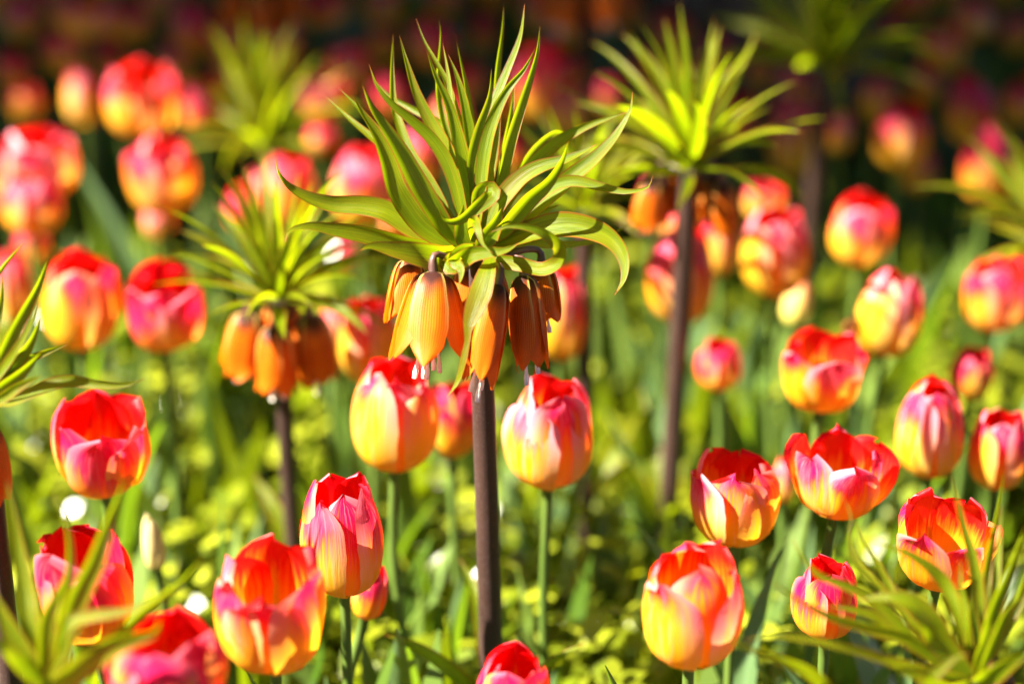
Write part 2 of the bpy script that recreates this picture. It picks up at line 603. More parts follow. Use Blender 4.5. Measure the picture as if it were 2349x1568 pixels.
def tulip(x, top, bot, w, kind='cup', var=0, mi=0, rot=0.0, lean=(0, 0), label=None, group=None, d=None, dd=0.0, leaves=3, name='tulip'):
    yc = 0.5 * (top + bot)
    if d is None:
        d0 = depth_on(yc, 0.42)
        s = w * d0 / FPX / 0.078
        z = 0.42 - 0.16 * max(-0.5, min(0.75, 1 - s))
        d = depth_on(yc, z) + dd
    c = at(x, yc, d)
    W = w * d / FPX
    H = max(((bot - top) * d / FPX - {'open': .20, 'wide': .26}.get(kind, .12) * W) / 0.906, 0.6 * W)
    base = c - Vector((0, 0, H * 0.5))
    rng = random.Random(int(x * 7 + top * 13))
    # the flower's axis leans a little; the stem follows
    ax = Vector((lean[0] + rng.uniform(-.05, .05), lean[1] + rng.uniform(-.05, .05), 1)).normalized()
    base = c - ax * H * 0.5
    foot = Vector((base.x - ax.x * 0.10 + rng.uniform(-.03, .03), base.y - ax.y * .1 + rng.uniform(-.02, .03), 0.0))
    root = thing(name, label, 'tulip', foot, group)
    lb = base - foot
    mid1 = Vector((lb.x * .25 + rng.uniform(-.012, .012), lb.y * .25, lb.z * .35))
    mid2 = lb - ax * lb.z * 0.28
    link('stem', tube_mesh('stem', [(0, 0, -.01), mid1, mid2, lb + ax * 0.008 * H / .08], [.0052, .0046, .0040, .0044], M_TSTEM, 8, 14), root)
    q = Vector((0, 0, 1)).rotation_difference(ax) @ Quaternion((0, 0, 1), rot + rng.uniform(-.15, .15))
    for me in cup_meshes(kind, var % CUP_VARIANTS, mi):
        p = link('petal', me, root)
        p.location = lb
        p.rotation_mode = 'QUATERNION'
        p.rotation_quaternion = q
        p.scale = (W / 1.0, W / 1.0, H)
    a0 = rng.uniform(0, 6.28)
    for k in range(leaves):
        lf = link('leaf', TLEAVES[rng.randrange(8)], root)
        a = a0 + k * 2.2 + rng.uniform(-.4, .4)
        lf.rotation_euler = (rng.uniform(-.1, .1), rng.uniform(-.1, .08), a)
        s = rng.uniform(.85, 1.2) * min(1.1, max(.7, lb.z / .36))
        lf.scale = (s, s, s)
        lf.location = (math.cos(a) * .006, math.sin(a) * .006, -.004)
    return root


INFRONT = rad(-90)     # an inner petal turned to the photographer's side needs rot = INFRONT - 60 deg
A = INFRONT - rad(60)  # inner petal in front
B = INFRONT            # outer petal in front

TUL = [
    # x, top, bottom, width, cup, variant, material, turn, lean, label
    (622, 1258, 1556, 258, 'open', 0, 0, A, (.02, -.10), 'large open yellow tulip with red inside, left of the tall brown stem'),
    (786, 1100, 1376, 202, 'cup', 1, 0, A + .3, (.03, -.04), 'tall yellow tulip with pale pink left petal behind the large open one'),
    (850, 1292, 1425, 92, 'closed', 2, 1, B, (.2, .0), 'small orange tulip half hidden behind the tall yellow tulip'),
    (1585, 1240, 1546, 246, 'open', 1, 2, A + .2, (.0, -.06), 'large cream yellow tulip with red back petals below the leaning brown stem'),
    (1690, 1040, 1262, 202, 'open', 2, 2, A - .3, (.04, -.04), 'round pale pink and orange tulip above the large cream one'),
    (1925, 998, 1204, 222, 'wide', 0, 0, B, (.05, -.02), 'wide open tulip with spread orange petals and one raised red petal'),
    (1895, 1284, 1470, 158, 'cup', 3, 1, A, (-.02, -.08), 'red topped tulip crossed by green crown imperial leaves'),
    (2165, 1136, 1368, 226, 'wide', 1, 0, A + .5, (.08, -.12), 'loose open tulip with red back petals behind narrow green leaves'),
    (385, 1425, 1650, 296, 'cup', 3, 1, A - .2, (.05, -.14), 'crimson tulip low down beside the large open yellow one, behind broad leaves'),
    (1172, 1487, 1660, 172, 'cup', 0, 1, A, (.0, -.15), 'bright red tulip top at the foot of the tall brown stem'),
    (190, 1200, 1492, 232, 'open', 2, 1, B + .4, (-.05, -.12), 'dark red and orange tulip behind a tuft of broad green leaves'),
    (232, 914, 1146, 222, 'open', 0, 1, B + .3, (.02, -.14), 'tilted red and orange tulip showing its red inside, above the cream bud'),
    (905, 832, 1086, 210, 'cup', 2, 2, A, (-.02, -.05), 'pale yellow tulip with pink flames under the orange bells'),
    (1037, 880, 1052, 120, 'cup', 0, 1, B, (.0, .0), 'red tulip squeezed between the pale yellow tulip and the tall brown stem'),
    (1264, 868, 1126, 214, 'cup', 3, 2, A + .4, (.0, -.06), 'round yellow and pink tulip just right of the tall brown stem'),
    (1798, 1050, 1155, 58, 'closed', 0, 2, A, (.0, .0), 'small pale tulip blurred between two open orange tulips'),
    (2136, 868, 1100, 176, 'closed', 1, 2, A - .2, (.0, -.05), 'tall egg shaped tulip with cream base and crimson tip'),
    (2292, 948, 1126, 146, 'cup', 1, 0, A, (.03, -.05), 'orange and pink tulip touching the tall egg shaped tulip'),
    (1885, 764, 960, 200, 'wide', 2, 0, A + .1, (.02, -.03), 'starry open tulip with separate pink and orange petals'),
    (2042, 616, 820, 176, 'closed', 2, 2, A, (.03, -.02), 'large pale pink tulip with orange flank just above the starry open one'),
    (1965, 722, 850, 80, 'closed', 3, 0, A, (.0, .0), 'pink tulip mostly hidden behind the large pale pink one'),
    (2228, 802, 916, 104, 'cup', 2, 1, A, (.0, .0), 'dull red tulip low in shadow behind the egg shaped tulip'),
    (1650, 782, 896, 110, 'cup', 3, 1, A, (.0, .0), 'small short tulip with rosy top right of the leaning brown stem'),
    (2282, 584, 766, 156, 'open', 1, 0, A, (.04, -.03), 'yellow tulip with pointed pink petals under the pale leaf tips'),
    (1975, 450, 610, 150, 'cup', 0, 0, A - .2, (.0, -.02), 'orange tulip with a crimson streak standing alone above the large pale pink one'),
    (1780, 486, 682, 166, 'cup', 1, 2, A, (.02, -.02), 'soft peach tulip right of the leaning brown stem'),
    (1830, 636, 746, 76, 'bud', 0, 3, A, (.05, .0), 'closed yellow tulip bud under the soft peach tulip'),
    (1652, 484, 630, 86, 'closed', 1, 0, A, (.03, .0), 'narrow orange tulip tucked under the dim orange bells'),
    (1562, 512, 746, 176, 'closed', 3, 0, A, (.0, -.02), 'tall pink and yellow tulip crossed by the leaning brown stem'),
    (1292, 618, 832, 134, 'closed', 0, 0, A, (.0, -.03), 'orange and red tulip right behind the rightmost sharp orange bell'),
    (848, 690, 884, 150, 'cup', 1, 2, A, (.0, -.02), 'pale pink tulip behind the leftmost sharp orange bell'),
    (766, 692, 842, 84, 'closed', 2, 0, A, (.0, .0), 'narrow orange tulip beside the blurred bells on the left'),
    (184, 584, 806, 188, 'cup', 0, 0, A + .2, (.0, -.08), 'pink flamed orange tulip above the long horizontal leaf'),
    (376, 614, 812, 184, 'open', 3, 1, A, (.04, -.14), 'tilted rosy tulip touching the leaves of the left blurred crown imperial'),
    (34, 582, 742, 88, 'cup', 1, 0, A, (.0, .0), 'orange tulip behind slender upright leaves beside the pink flamed tulip'),
    (350, 1176, 1312, 60, 'bud', 1, 4, A, (-.05, .0), 'narrow cream coloured tulip bud among dark green leaves'),  # a pale bent leaf, with a closed bud standing in for it
    (1498, 410, 530, 70, 'closed', 1, 1, A, (.0, .0), 'narrow red orange tulip under the right hand blurred leaf crown'),
]
SUN_LABELS = {0: 'blurred rosy tulip below its taller twin in the tight sunny cluster', 1: 'blurred tall red tulip on top of the tight sunny cluster', 2: 'blurred narrow orange tulip beside the tight sunny cluster',
    3: 'small blurred orange tulip under the tight sunny cluster', 4: 'large blurred tulip with cream flank left of the faint leafy crown imperial', 5: 'small blurred pink tulip under the large cream flanked one',
    6: 'blurred orange tulip right of the thin dark stem of the faint crown imperial', 7: 'blurred pink tulip left of the thin dark stem of the faint crown imperial', 8: 'blurred red and orange tulip behind the left leaves of the sharp crown imperial',
    9: 'blurred rosy tulip above a smaller one, left of the sharp leaf tuft', 10: 'small blurred pink tulip under the rosy one, left of the sharp leaf tuft',
    20: 'small blurred tulip crossed by the thin dark stem of the faint crown imperial', 21: 'blurred tulip half hidden by the dim bells of the spiky crown imperial', 23: 'tiny blurred tulip under the long left leaves of the sharp crown imperial',
    14: 'tall blurred red and amber tulip behind the upright tips of the sharp tuft', 16: 'blurred orange pink tulip behind the dim bells of the spiky crown imperial', 17: 'blurred rosy tulip left of the slim dark stem',
    18: 'small blurred orange tulip under the dim brown tulip', 19: 'blurred tall tulip with crimson top and cream base near the shade'}
SUNNY = 'blurred red and orange tulip glimpsed between leaves behind the sharp crown imperial'
SHADE_LABELS = {0: 'large scarlet and amber tulip standing where the shade begins', 1: 'small amber tulip touching the large scarlet and amber one', 2: 'dim crimson tulip above the large scarlet and amber one',
    3: 'small dim pink tulip beside the faint leafy crown imperial', 9: 'dim crimson tulip left of the sharp leaf tuft in the shade', 18: 'dull brown amber tulip standing over the small blurred orange one',
    19: 'dim rosy tulip just behind the crimson topped tall one', 17: 'dim tulip with bright pink tip beside the dull brown one', 14: 'small dim pink tulip left of the dark crown imperial'}
SHADY = 'dim red and amber tulip in the tree shade at the back of the bed'
BACK_SUN = [
    (74, 396, 540, 150, 'cup', 1), (98, 290, 462, 172, 'open', 2), (14, 330, 480, 70, 'closed', 0), (72, 520, 602, 84, 'cup', 3),
    (372, 304, 500, 158, 'open', 1), (362, 470, 545, 72, 'cup', 2), (662, 350, 522, 132, 'closed', 3), (556, 430, 532, 84, 'cup', 0),
    (832, 346, 522, 142, 'cup', 2), (742, 168, 292, 104, 'open', 0), (736, 288, 350, 72, 'cup', 1), (892, 164, 282, 96, 'closed', 2),
    (962, 300, 420, 96, 'cup', 3), (1034, 222, 310, 84, 'cup', 0), (1238, 92, 282, 116, 'open', 1), (1186, 306, 392, 70, 'closed', 1),
    (1752, 416, 506, 94, 'open', 3), (1822, 226, 404, 124, 'cup', 2), (2106, 348, 440, 94, 'closed', 0), (2268, 280, 470, 136, 'closed', 2),
    (606, 388, 500, 84, 'cup', 1), (1560, 460, 560, 84, 'cup', 2), (920, 470, 560, 80, 'cup', 3), (800, 540, 620, 60, 'cup', 1),
]
BACK_SHADE = [
    (326, 150, 322, 168, 'open', 0), (192, 160, 288, 98, 'closed', 1), (146, 70, 172, 104, 'cup', 2), (506, 134, 218, 62, 'closed', 3),
    (58, -4, 92, 104, 'cup', 0), (200, -12, 92, 144, 'open', 1), (296, 8, 104, 112, 'cup', 2), (442, 0, 132, 114, 'closed', 3),
    (652, 58, 182, 94, 'cup', 0), (802, 94, 224, 106, 'open', 1), (988, 48, 156, 112, 'cup', 2), (1110, 20, 122, 64, 'closed', 3),
    (742, -30, 62, 122, 'cup', 0), (1540, 28, 132, 96, 'open', 1), (1786, 38, 134, 74, 'closed', 2), (1642, 84, 210, 84, 'cup', 3),
    (1742, 132, 200, 64, 'cup', 0), (2012, 174, 280, 94, 'closed', 1), (2068, 240, 392, 134, 'cup', 2), (2226, 180, 334, 124, 'closed', 0),
    (2162, 50, 174, 114, 'open', 3), (2232, -4, 92, 114, 'closed', 1), (2330, 40, 122, 70, 'cup', 2), (2046, 40, 114, 64, 'cup', 3),
    (1302, 128, 210, 82, 'cup', 0), (1236, -20, 76, 92, 'cup', 1), (1440, -20, 70, 84, 'closed', 2), (1660, -30, 62, 92, 'cup', 3),
    (560, -40, 56, 96, 'closed', 0), (880, -30, 70, 96, 'cup', 1), (1020, -50, 40, 90, 'cup', 2), (1400, 176, 262, 70, 'cup', 3),
    (2340, 190, 290, 86, 'cup', 0), (1940, 10, 90, 80, 'cup', 1), (1830, -50, 40, 100, 'open', 2), (30, 120, 210, 90, 'cup', 3),
    (60, 200, 280, 80, 'cup', 2), (400, 100, 190, 80, 'cup', 1), (560, 190, 280, 72, 'cup', 0), (2120, 150, 240, 80, 'cup', 2),
    (2330, 330, 420, 70, 'closed', 3), (1920, 260, 350, 84, 'cup', 1), (1480, 110, 200, 70, 'cup', 0), (250, 90, 180, 80, 'cup', 3),
    (120, -60, 30, 110, 'cup', 2), (370, -50, 40, 110, 'closed', 1), (650, -50, 30, 100, 'cup', 0), (2090, -50, 40, 100, 'cup', 3),
]
fill = random.Random(5)
taken = [(t[0], (t[1] + t[2]) / 2) for t in BACK_SHADE + BACK_SUN]
for gy in (-30, 40, 110, 180, 245):
    for gx in range(-10, 2380, 88):
        x, y = gx + fill.uniform(-34, 34), gy + fill.uniform(-26, 26)
        if min(math.hypot(x - a, y - b) for a, b in taken) > 78:
            w = fill.uniform(74, 104)
            h = w * fill.uniform(1.0, 1.2)
            BACK_SHADE.append((x, y - h / 2, y + h / 2, w, fill.choice(['cup', 'closed', 'open']), fill.randrange(4)))
            taken.append((x, y))
for t in TUL:
    tulip(*t, group='tulips in the sunny front of the bed', name='tulip_bud' if t[4] == 'bud' else 'tulip')
for i, (x, a, b_, w, k, v) in enumerate(BACK_SUN):
    tulip(x, a, b_, w, k, v, [0, 2, 0, 1][i % 4], A + 1.9 * math.sin(i * 2.7), (0, -.03), SUN_LABELS.get(i, SUNNY), 'sunlit tulips behind the crown imperials', leaves=3, dd=.2 if i in (17, 18) else 0.0)
for i, (x, a, b_, w, k, v) in enumerate(BACK_SHADE):
    tulip(x, a, b_, w, k, v, [0, 2, 0, 1][i % 4], A + 1.9 * math.sin(i * 2.1), (0, -.02), SHADE_LABELS.get(i, SHADY), 'tulips in the tree shade', leaves=3)

# ------------------------------------------------------------------ crown imperials
BELL_V = [0, .05, .14, .30, .55, .8, 1]
BELL_Z = [0, -.015, -.08, -.27, -.54, -.80, -1]
BELL_R = [.02, .16, .27, .34, .37, .36, .34]
BELL_W = ([0, .08, .2, .4, .6, .8, .92, 1], [.35, .55, .74, .95, 1.0, .80, .45, .06])


def bell(root, p_from, p_top, axis, H, W, flare=0.0, seed=0, stamens=3, sturn=0.0, tw=1.0):
    """hanging bell: stalk > six tepals and stamens; coordinates local to root"""
    rs = np.random.RandomState(seed)
    p_from, p_top, axis = Vector(p_from), Vector(p_top), Vector(axis).normalized()
    hi = p_from.lerp(p_top, 0.45) + Vector((0, 0, max(0.004, 0.25 * (p_from - p_top).length)))
    pre = p_top - axis * 0.012
    stalk = link('bell', tube_mesh('bell', [p_from, hi, pre, p_top + axis * 0.004], [.0026, .0028, .0026, .0042], M_PED, 8, 14), root)
    q = Vector((0, 0, -1)).rotation_difference(axis) @ Quaternion((0, 0, 1), sturn)
    for k in range(6):
        inner = k % 2
        th = math.pi / 3 * k + rs.uniform(-.08, .08)
        P = petal_grid(th, BELL_V, [x * (0.86 if inner else 1.0) for x in BELL_R], BELL_Z, (.31 if inner else .33) * tw, BELL_W, rs, nu=9, nv=16,
                       tilt=flare * rs.uniform(.6, 1.3), hm=rs.uniform(.92, 1.04), wob=.022, tipcurl=rs.uniform(-.1, .12) + flare * .2, cup=rs.uniform(-.05, .08))
        me = grid_mesh('tepal', P, [M_TEPAL], flip=True)
        o = link('tepal', me, stalk)
        o.location = p_top
        o.rotation_mode = 'QUATERNION'
        o.rotation_quaternion = q
        o.scale = (W, W, H)
    for k in range(stamens):
        a = 2 * math.pi * k / max(stamens, 1) + rs.uniform(-.5, .5)
        L = H * rs.uniform(1.06, 1.19)
        r1 = W * rs.uniform(.08, .17)
        e = Vector((math.cos(a) * r1, math.sin(a) * r1, -L))
        m1 = Vector((math.cos(a) * r1 * .5, math.sin(a) * r1 * .5, -L * .5))
        pts = [Vector((0, 0, -H * .05)), m1, e * .86, e * .90, e]
        me = tube_mesh('stamen', [q @ x for x in pts], [.0010, .0011, .0012, .0022, .0017], M_STAMEN, 7, 16)
        o = link('stamen', me, stalk)
        o.location = p_top
    return stalk


def crown_stem(root, top_local, r0, r1, bend=(0, 0)):
    t = Vector(top_local)
    mid = t * 0.5 + Vector((bend[0], bend[1], 0))
    return link('stem', tube_mesh('stem', [(0, 0, -.01), mid, t * .85 + Vector((bend[0] * .5, bend[1] * .5, 0)), t], [r0, (r0 + r1) / 2, r1, r1 * .8], M_CSTEM, 20, 26), root)


def lower_leaves(root, n, seed, zmax=.22):
    """broad leaves low on the stem"""
    rs = random.Random(seed)
    for k in range(n):
        a = k * 2.4 + rs.uniform(-.3, .3)
        p0 = Vector((0, 0, rs.uniform(.04, zmax)))
        free_leaf(root, p0, a, rad(rs.uniform(45, 65)), rad(rs.uniform(-10, 30)), rs.uniform(.10, .15), rs.uniform(.008, .012), rs.uniform(-.5, .5), rs.randrange(999))


def free_leaf(root, p0, az, e0, e1, L, w, twist, seed, n=22, side=0.12):
    rs = np.random.RandomState(seed)
    p = np.array(p0, dtype=float)
    pts = []
    az_v = az
    bend = rs.uniform(-1, 1) * side
    for i in range(n):
        t = i / (n - 1)
        e = e0 + (e1 - e0) * t ** 1.4
        pts.append(p.copy())
        az_v = az + bend * t * 4
        p = p + L / (n - 1) * np.array([math.cos(e) * math.cos(az_v), math.cos(e) * math.sin(az_v), math.sin(e)])
    C = np.array(pts)
    T = np.gradient(C, axis=0)
    T /= np.linalg.norm(T, axis=1)[:, None]
    side_v = np.array([-math.sin(az), math.cos(az), 0.0])
    N = np.cross(side_v, T) * -1
    for i in range(n):
        N[i] = np.array(Quaternion(Vector(T[i]), twist * (i / n) ** 1.2) @ Vector(N[i]))
    N = np.where((N[:, 2:3] < -10), -N, N)
    return link('leaf', blade_mesh('leaf', C, leaf_profile(n, w), N, [M_CLEAF], chan=rs.uniform(.25, .5), nu=7, ripple=.05, seed=seed), root)


def photo_leaf(root, pts, w, conv, d, dz, roll, seed, chan=.35, n=34, prof=None):
    """leaf whose centre line runs tip -> base through places on the plant; dz = (at base, middle, tip) metres behind the stem"""
    P = [conv(x, y) for x, y in pts][::-1]
    m = len(P)
    ts = np.linspace(0, 1, m)
    zs = np.interp(ts, np.linspace(0, 1, len(dz)), dz)
    W3 = np.array([np.array(at(x, y, d + z)) for (x, y), z in zip(P, zs)])
    loc = np.array(root.location)
    C = spline(W3 - loc, n)
    T = np.gradient(C, axis=0)
    T /= np.linalg.norm(T, axis=1)[:, None]
    view = -np.array(FWD)
    rolls = np.radians(np.interp(np.linspace(0, 1, n), np.linspace(0, 1, len(roll)), roll))
    N = np.zeros_like(C)
    prev = None
    for i in range(n):
        v = view - T[i] * np.dot(view, T[i])
        if np.linalg.norm(v) < .15 and prev is not None:
            v = prev
        v /= np.linalg.norm(v)
        prev = v
        N[i] = np.array(Quaternion(Vector(T[i]), rolls[i]) @ Vector(v))
    ww = w * 0.46 * conv.k * d / FPX / max(.45, math.cos(math.radians(sum(abs(r) for r in roll) / len(roll))))
    W = ww * np.interp(np.linspace(0, 1, n), *(prof or (LEAF_V, LEAF_W)))
    return link('leaf', blade_mesh('leaf', C, W, N, [M_CLEAF], chan=chan, nu=9, ripple=.04, seed=seed), root)


class Crop:
    """coordinates read from an enlarged part of the photograph"""
    def __init__(s, x0, y0, scale):
        s.x0, s.y0, s.k = x0, y0, 2349 / 2560 / scale
        s.scale = scale

    def __call__(s, x, y):
        return (s.x0 + x / s.scale) * 2349 / 2560, (s.y0 + y / s.scale) * 2349 / 2560


Z1 = Crop(660, 0, 2.306)
Z2 = Crop(900, 550, 3.485)
Z4 = Crop(0, 560, 2.731)
Z5 = Crop(0, 1130, 2.708)
Z9 = Crop(1560, 1060, 2.349)


def plant_root(label, cx, cy, d, foot_dx=0.0, foot_dy=0.0, name='crown_imperial'):
    c = at(cx, cy, d)
    root = thing(name, label, 'crown imperial', (c.x + foot_dx, c.y + foot_dy, 0), 'crown imperials among the tulips')
    return root, c - root.location


# --- the sharp crown imperial
D0 = 1.85
root, top = plant_root('sharp tall crown imperial with orange bells and green leaf tuft on thick brown stem', 1096, 620, D0, foot_dx=0.012)
crown_stem(root, top + Vector((0, 0, .012)), .0105, .0088, (.002, 0))
HERO = [
    # pts tip->base, width, dz(base..tip), roll(base..tip)
    ([(1382, 40), (1372, 200), (1345, 430), (1332, 760), (1290, 1090), (1250, 1330)], 62, (0, .03, .05), (20, 35, 40)),
    ([(1503, 25), (1475, 220), (1395, 430), (1320, 620), (1270, 830), (1260, 1080), (1230, 1320)], 80, (0, .01, .02), (-20, -35, -30)),
    ([(1312, 398), (1300, 560), (1240, 750), (1208, 920), (1225, 1100), (1220, 1330)], 84, (-.005, -.012, -.01), (-15, 15, 40)),
    ([(1592, 150), (1570, 330), (1500, 560), (1425, 800), (1370, 1040), (1290, 1320)], 72, (0, .0, .01), (30, 25, 35)),
    ([(1565, 280), (1500, 400), (1400, 525), (1325, 680), (1275, 860), (1250, 1080), (1225, 1330)], 84, (-.01, -.015, -.02), (-30, -10, 30)),
    ([(1445, 480), (1425, 650), (1390, 850), (1365, 1000), (1290, 1300)], 56, (.01, .03, .05), (50, 40, 30)),
    ([(937, 285), (985, 430), (1055, 580), (1110, 760), (1155, 950), (1190, 1120), (1210, 1340)], 84, (-.005, -.01, -.02), (25, 10, 30)),
    ([(875, 105), (920, 230), (975, 330), (1050, 470), (1100, 640), (1170, 900), (1210, 1320)], 60, (.005, .02, .03), (20, 30, 35)),
    ([(1007, 110), (1018, 210), (1000, 480), (1020, 640), (1070, 830), (1180, 1300)], 46, (.01, .04, .05), (40, 45, 50)),
    ([(1030, 250), (1062, 420), (1085, 600), (1130, 780), (1170, 1000), (1200, 1320)], 56, (0, .01, .02), (-40, -35, -30)),
    ([(1062, 315), (1112, 440), (1155, 600), (1190, 800), (1205, 1000), (1215, 1330)], 88, (0, .0, .0), (30, 15, 20)),
    ([(1110, 240), (1140, 380), (1172, 540), (1200, 740), (1215, 950), (1230, 1320)], 52, (.005, .02, .03), (45, 40, 50)),
    ([(745, 200), (738, 400), (748, 600), (790, 750), (850, 900), (960, 1060), (1080, 1280), (1160, 1380)], 72, (0, .02, .04), (25, 20, 35)),
    ([(780, 205), (828, 380), (880, 540), (950, 690), (1020, 810), (1090, 960), (1150, 1180), (1190, 1360)], 96, (0, .01, .01), (20, 5, 30)),
    ([(605, 370), (655, 500), (740, 600), (850, 690), (960, 790), (1050, 920), (1110, 1080), (1150, 1260), (1190, 1380)], 86, (-.01, -.02, -.03), (-20, -25, -40)),
    ([(567, 490), (620, 620), (715, 760), (800, 900), (880, 1050), (970, 1200), (1050, 1320), (1160, 1430)], 125, (-.01, -.03, -.05), (20, 25, 45)),
    ([(510, 545), (560, 640), (640, 760), (710, 920), (760, 1080), (830, 1200), (920, 1310), (1060, 1400), (1170, 1430)], 135, (-.005, -.02, -.03), (15, 15, 40)),
    ([(432, 510), (520, 600), (620, 720), (720, 850), (800, 960), (920, 1100), (1120, 1340)], 86, (0, .02, .03), (35, 30, 35)),
    ([(350, 550), (430, 630), (520, 710), (630, 800), (760, 900), (880, 1020), (1120, 1320)], 72, (.01, .04, .06), (30, 35, 40)),
    ([(628, 460), (720, 550), (860, 630), (980, 690), (1060, 800), (1180, 1250)], 66, (.02, .06, .09), (-35, -40, -40)),
    ([(68, 915), (85, 1000), (150, 1080), (260, 1140), (400, 1178), (560, 1185), (700, 1215), (830, 1300), (960, 1370), (1140, 1420)], 128, (0, .0, -.02), (30, 5, 5, 60)),
    ([(122, 1395), (150, 1330), (260, 1305), (400, 1325), (560, 1350), (720, 1390), (900, 1425), (1150, 1440)], 112, (0, -.02, -.05), (-30, -20, 15, 40)),
    ([(548, 1445), (620, 1420), (760, 1445), (900, 1470), (1020, 1490), (1110, 1480), (1190, 1440)], 165, (0, -.035, -.06), (0, -10, 20, 30)),
    ([(2125, 530), (2110, 640), (2030, 780), (1920, 900), (1770, 1020), (1640, 1130), (1500, 1250), (1280, 1400)], 104, (0, .01, .02), (-25, -15, -50)),
    ([(2100, 645), (1960, 690), (1820, 745), (1700, 815), (1590, 910), (1490, 1020), (1400, 1140), (1260, 1380)], 96, (.01, .04, .05), (30, 20, -20)),
    ([(1755, 815), (1715, 930), (1640, 1050), (1530, 1150), (1450, 1240), (1370, 1330), (1240, 1420)], 96, (-.01, -.03, -.05), (35, 35, 50)),
    ([(1920, 830), (1830, 880), (1720, 925), (1600, 960), (1490, 1020), (1400, 1110), (1330, 1210), (1250, 1390)], 116, (-.01, -.02, -.02), (-10, -25, -30)),
    ([(2240, 1012), (2210, 1080), (2090, 1105), (1950, 1080), (1800, 1045), (1680, 1065), (1560, 1140), (1440, 1270), (1270, 1410)], 88, (0, .0, -.01), (10, -15, -10)),
    ([(2020, 1700), (2070, 1620), (2080, 1520), (2040, 1420), (1950, 1345), (1820, 1305), (1690, 1300), (1560, 1330), (1260, 1430)], 150, (0, -.01, -.02, -.03), (-40, -25, 10, 40)),
    ([(1308, 1338), (1400, 1305), (1520, 1310), (1630, 1355), (1705, 1430), (1690, 1510), (1600, 1555), (1470, 1525), (1350, 1500), (1240, 1460)], 92, (-.01, -.03, -.06, -.07), (25, -30, -20, 20)),
    ([(1472, 1398), (1400, 1440), (1300, 1455), (1200, 1465), (1130, 1500), (1070, 1530), (1060, 1490), (1120, 1470), (1200, 1430)], 112, (-.01, -.035, -.05, -.055), (50, 60, 0, -15)),
    ([(1010, 1205), (1050, 1270), (1130, 1268), (1230, 1195), (1310, 1130), (1310, 1090), (1240, 1120), (1220, 1300)], 96, (-.01, -.02, -.04), (40, 10, -20, -20)),
    ([(1320, 1462), (1260, 1400), (1235, 1320), (1215, 1270), (1205, 1300), (1210, 1400)], 66, (-.01, -.05, -.06), (20, 10, 35)),
    ([(1795, 860), (1760, 790), (1690, 760), (1620, 800), (1550, 880), (1480, 1000), (1280, 1350)], 70, (.02, .05, .07), (20, 30, 60)),
    ([(2120, 1280), (2000, 1350), (1870, 1395), (1700, 1410), (1500, 1400), (1270, 1420)], 52, (.02, .06, .08), (20, 10, 10)),
    ([(1150, 1180), (1145, 1280), (1160, 1370), (1200, 1450)], 130, (-.012, -.018, -.02), (0, 0, 20)),
    ([(1370, 1200), (1330, 1300), (1280, 1390), (1230, 1460)], 120, (-.012, -.02, -.025), (0, 10, 30)),
    ([(1560, 1290), (1470, 1330), (1370, 1390), (1250, 1450)], 120, (.0, .0, .01), (20, 20, 40)),
    ([(1700, 1180), (1590, 1230), (1480, 1310), (1260, 1420)], 120, (.01, .03, .04), (10, 20, 40)),
    ([(820, 1400), (920, 1420), (1040, 1430), (1180, 1440)], 110, (.01, .03, .05), (20, 20, 20)),
]
for i, (pts, w, dz, roll) in enumerate(HERO):
    photo_leaf(root, pts, w, Z1, D0, dz, roll, i)
# the leaf that hangs down in front of the bells
photo_leaf(root, [(755, 1545), (850, 1400), (905, 1200), (935, 1050), (945, 920), (1000, 760), (1060, 600), (1110, 430), (1130, 330), (1120, 260)], 205, Z2, D0,
           (-.02, -.05, -.062, -.06, -.05), (30, 15, -5, 10, 55), 90, chan=.12,
           prof=([0, .1, .25, .38, .5, .6, .66, .75, .9, 1], [.3, .45, .8, 1.0, .8, .35, .24, .30, .22, .03]))
photo_leaf(root, [(860, 570), (880, 500), (880, 420), (830, 350), (900, 280), (1010, 250)], 150, Z2, D0, (-.02, -.05, -.055), (10, 0, 40), 91)


def hero_bell(tx, ty, bx, by, w, dz, flare, seed, stamens, turn=0.0, tw=1.0):
    a, b_ = Z2(tx, ty), Z2(bx, by)
    p = at(*a, D0 + dz) - root.location
    e = at(*b_, D0 + dz + .004) - root.location
    H = (e - p).length
    bell(root, top + Vector((p.x - top.x, p.y - top.y, 0)) * .25 + Vector((0, 0, .004)), p, e - p, H, w * Z2.k * D0 / FPX / .74, flare, seed, stamens, turn, tw)


hero_bell(640, 440, 590, 1250, 480, -.030, .62, 5, 5, .55, .88)
hero_bell(1200, 545, 1035, 1420, 320, -.036, .0, 11, 3, .5)
hero_bell(1425, 470, 1485, 1285, 330, -.014, .02, 8, 2, .1)
hero_bell(440, 330, 380, 900, 330, .012, .15, 14, 2, .7)
hero_bell(1570, 400, 1610, 920, 320, .022, .05, 17, 2, .3)
hero_bell(950, 380, 930, 980, 320, .034, .05, 21, 2, .2)
hero_bell(1120, 400, 1180, 960, 330, .030, .05, 22, 2, .9)
lower_leaves(root, 9, 77, .20)


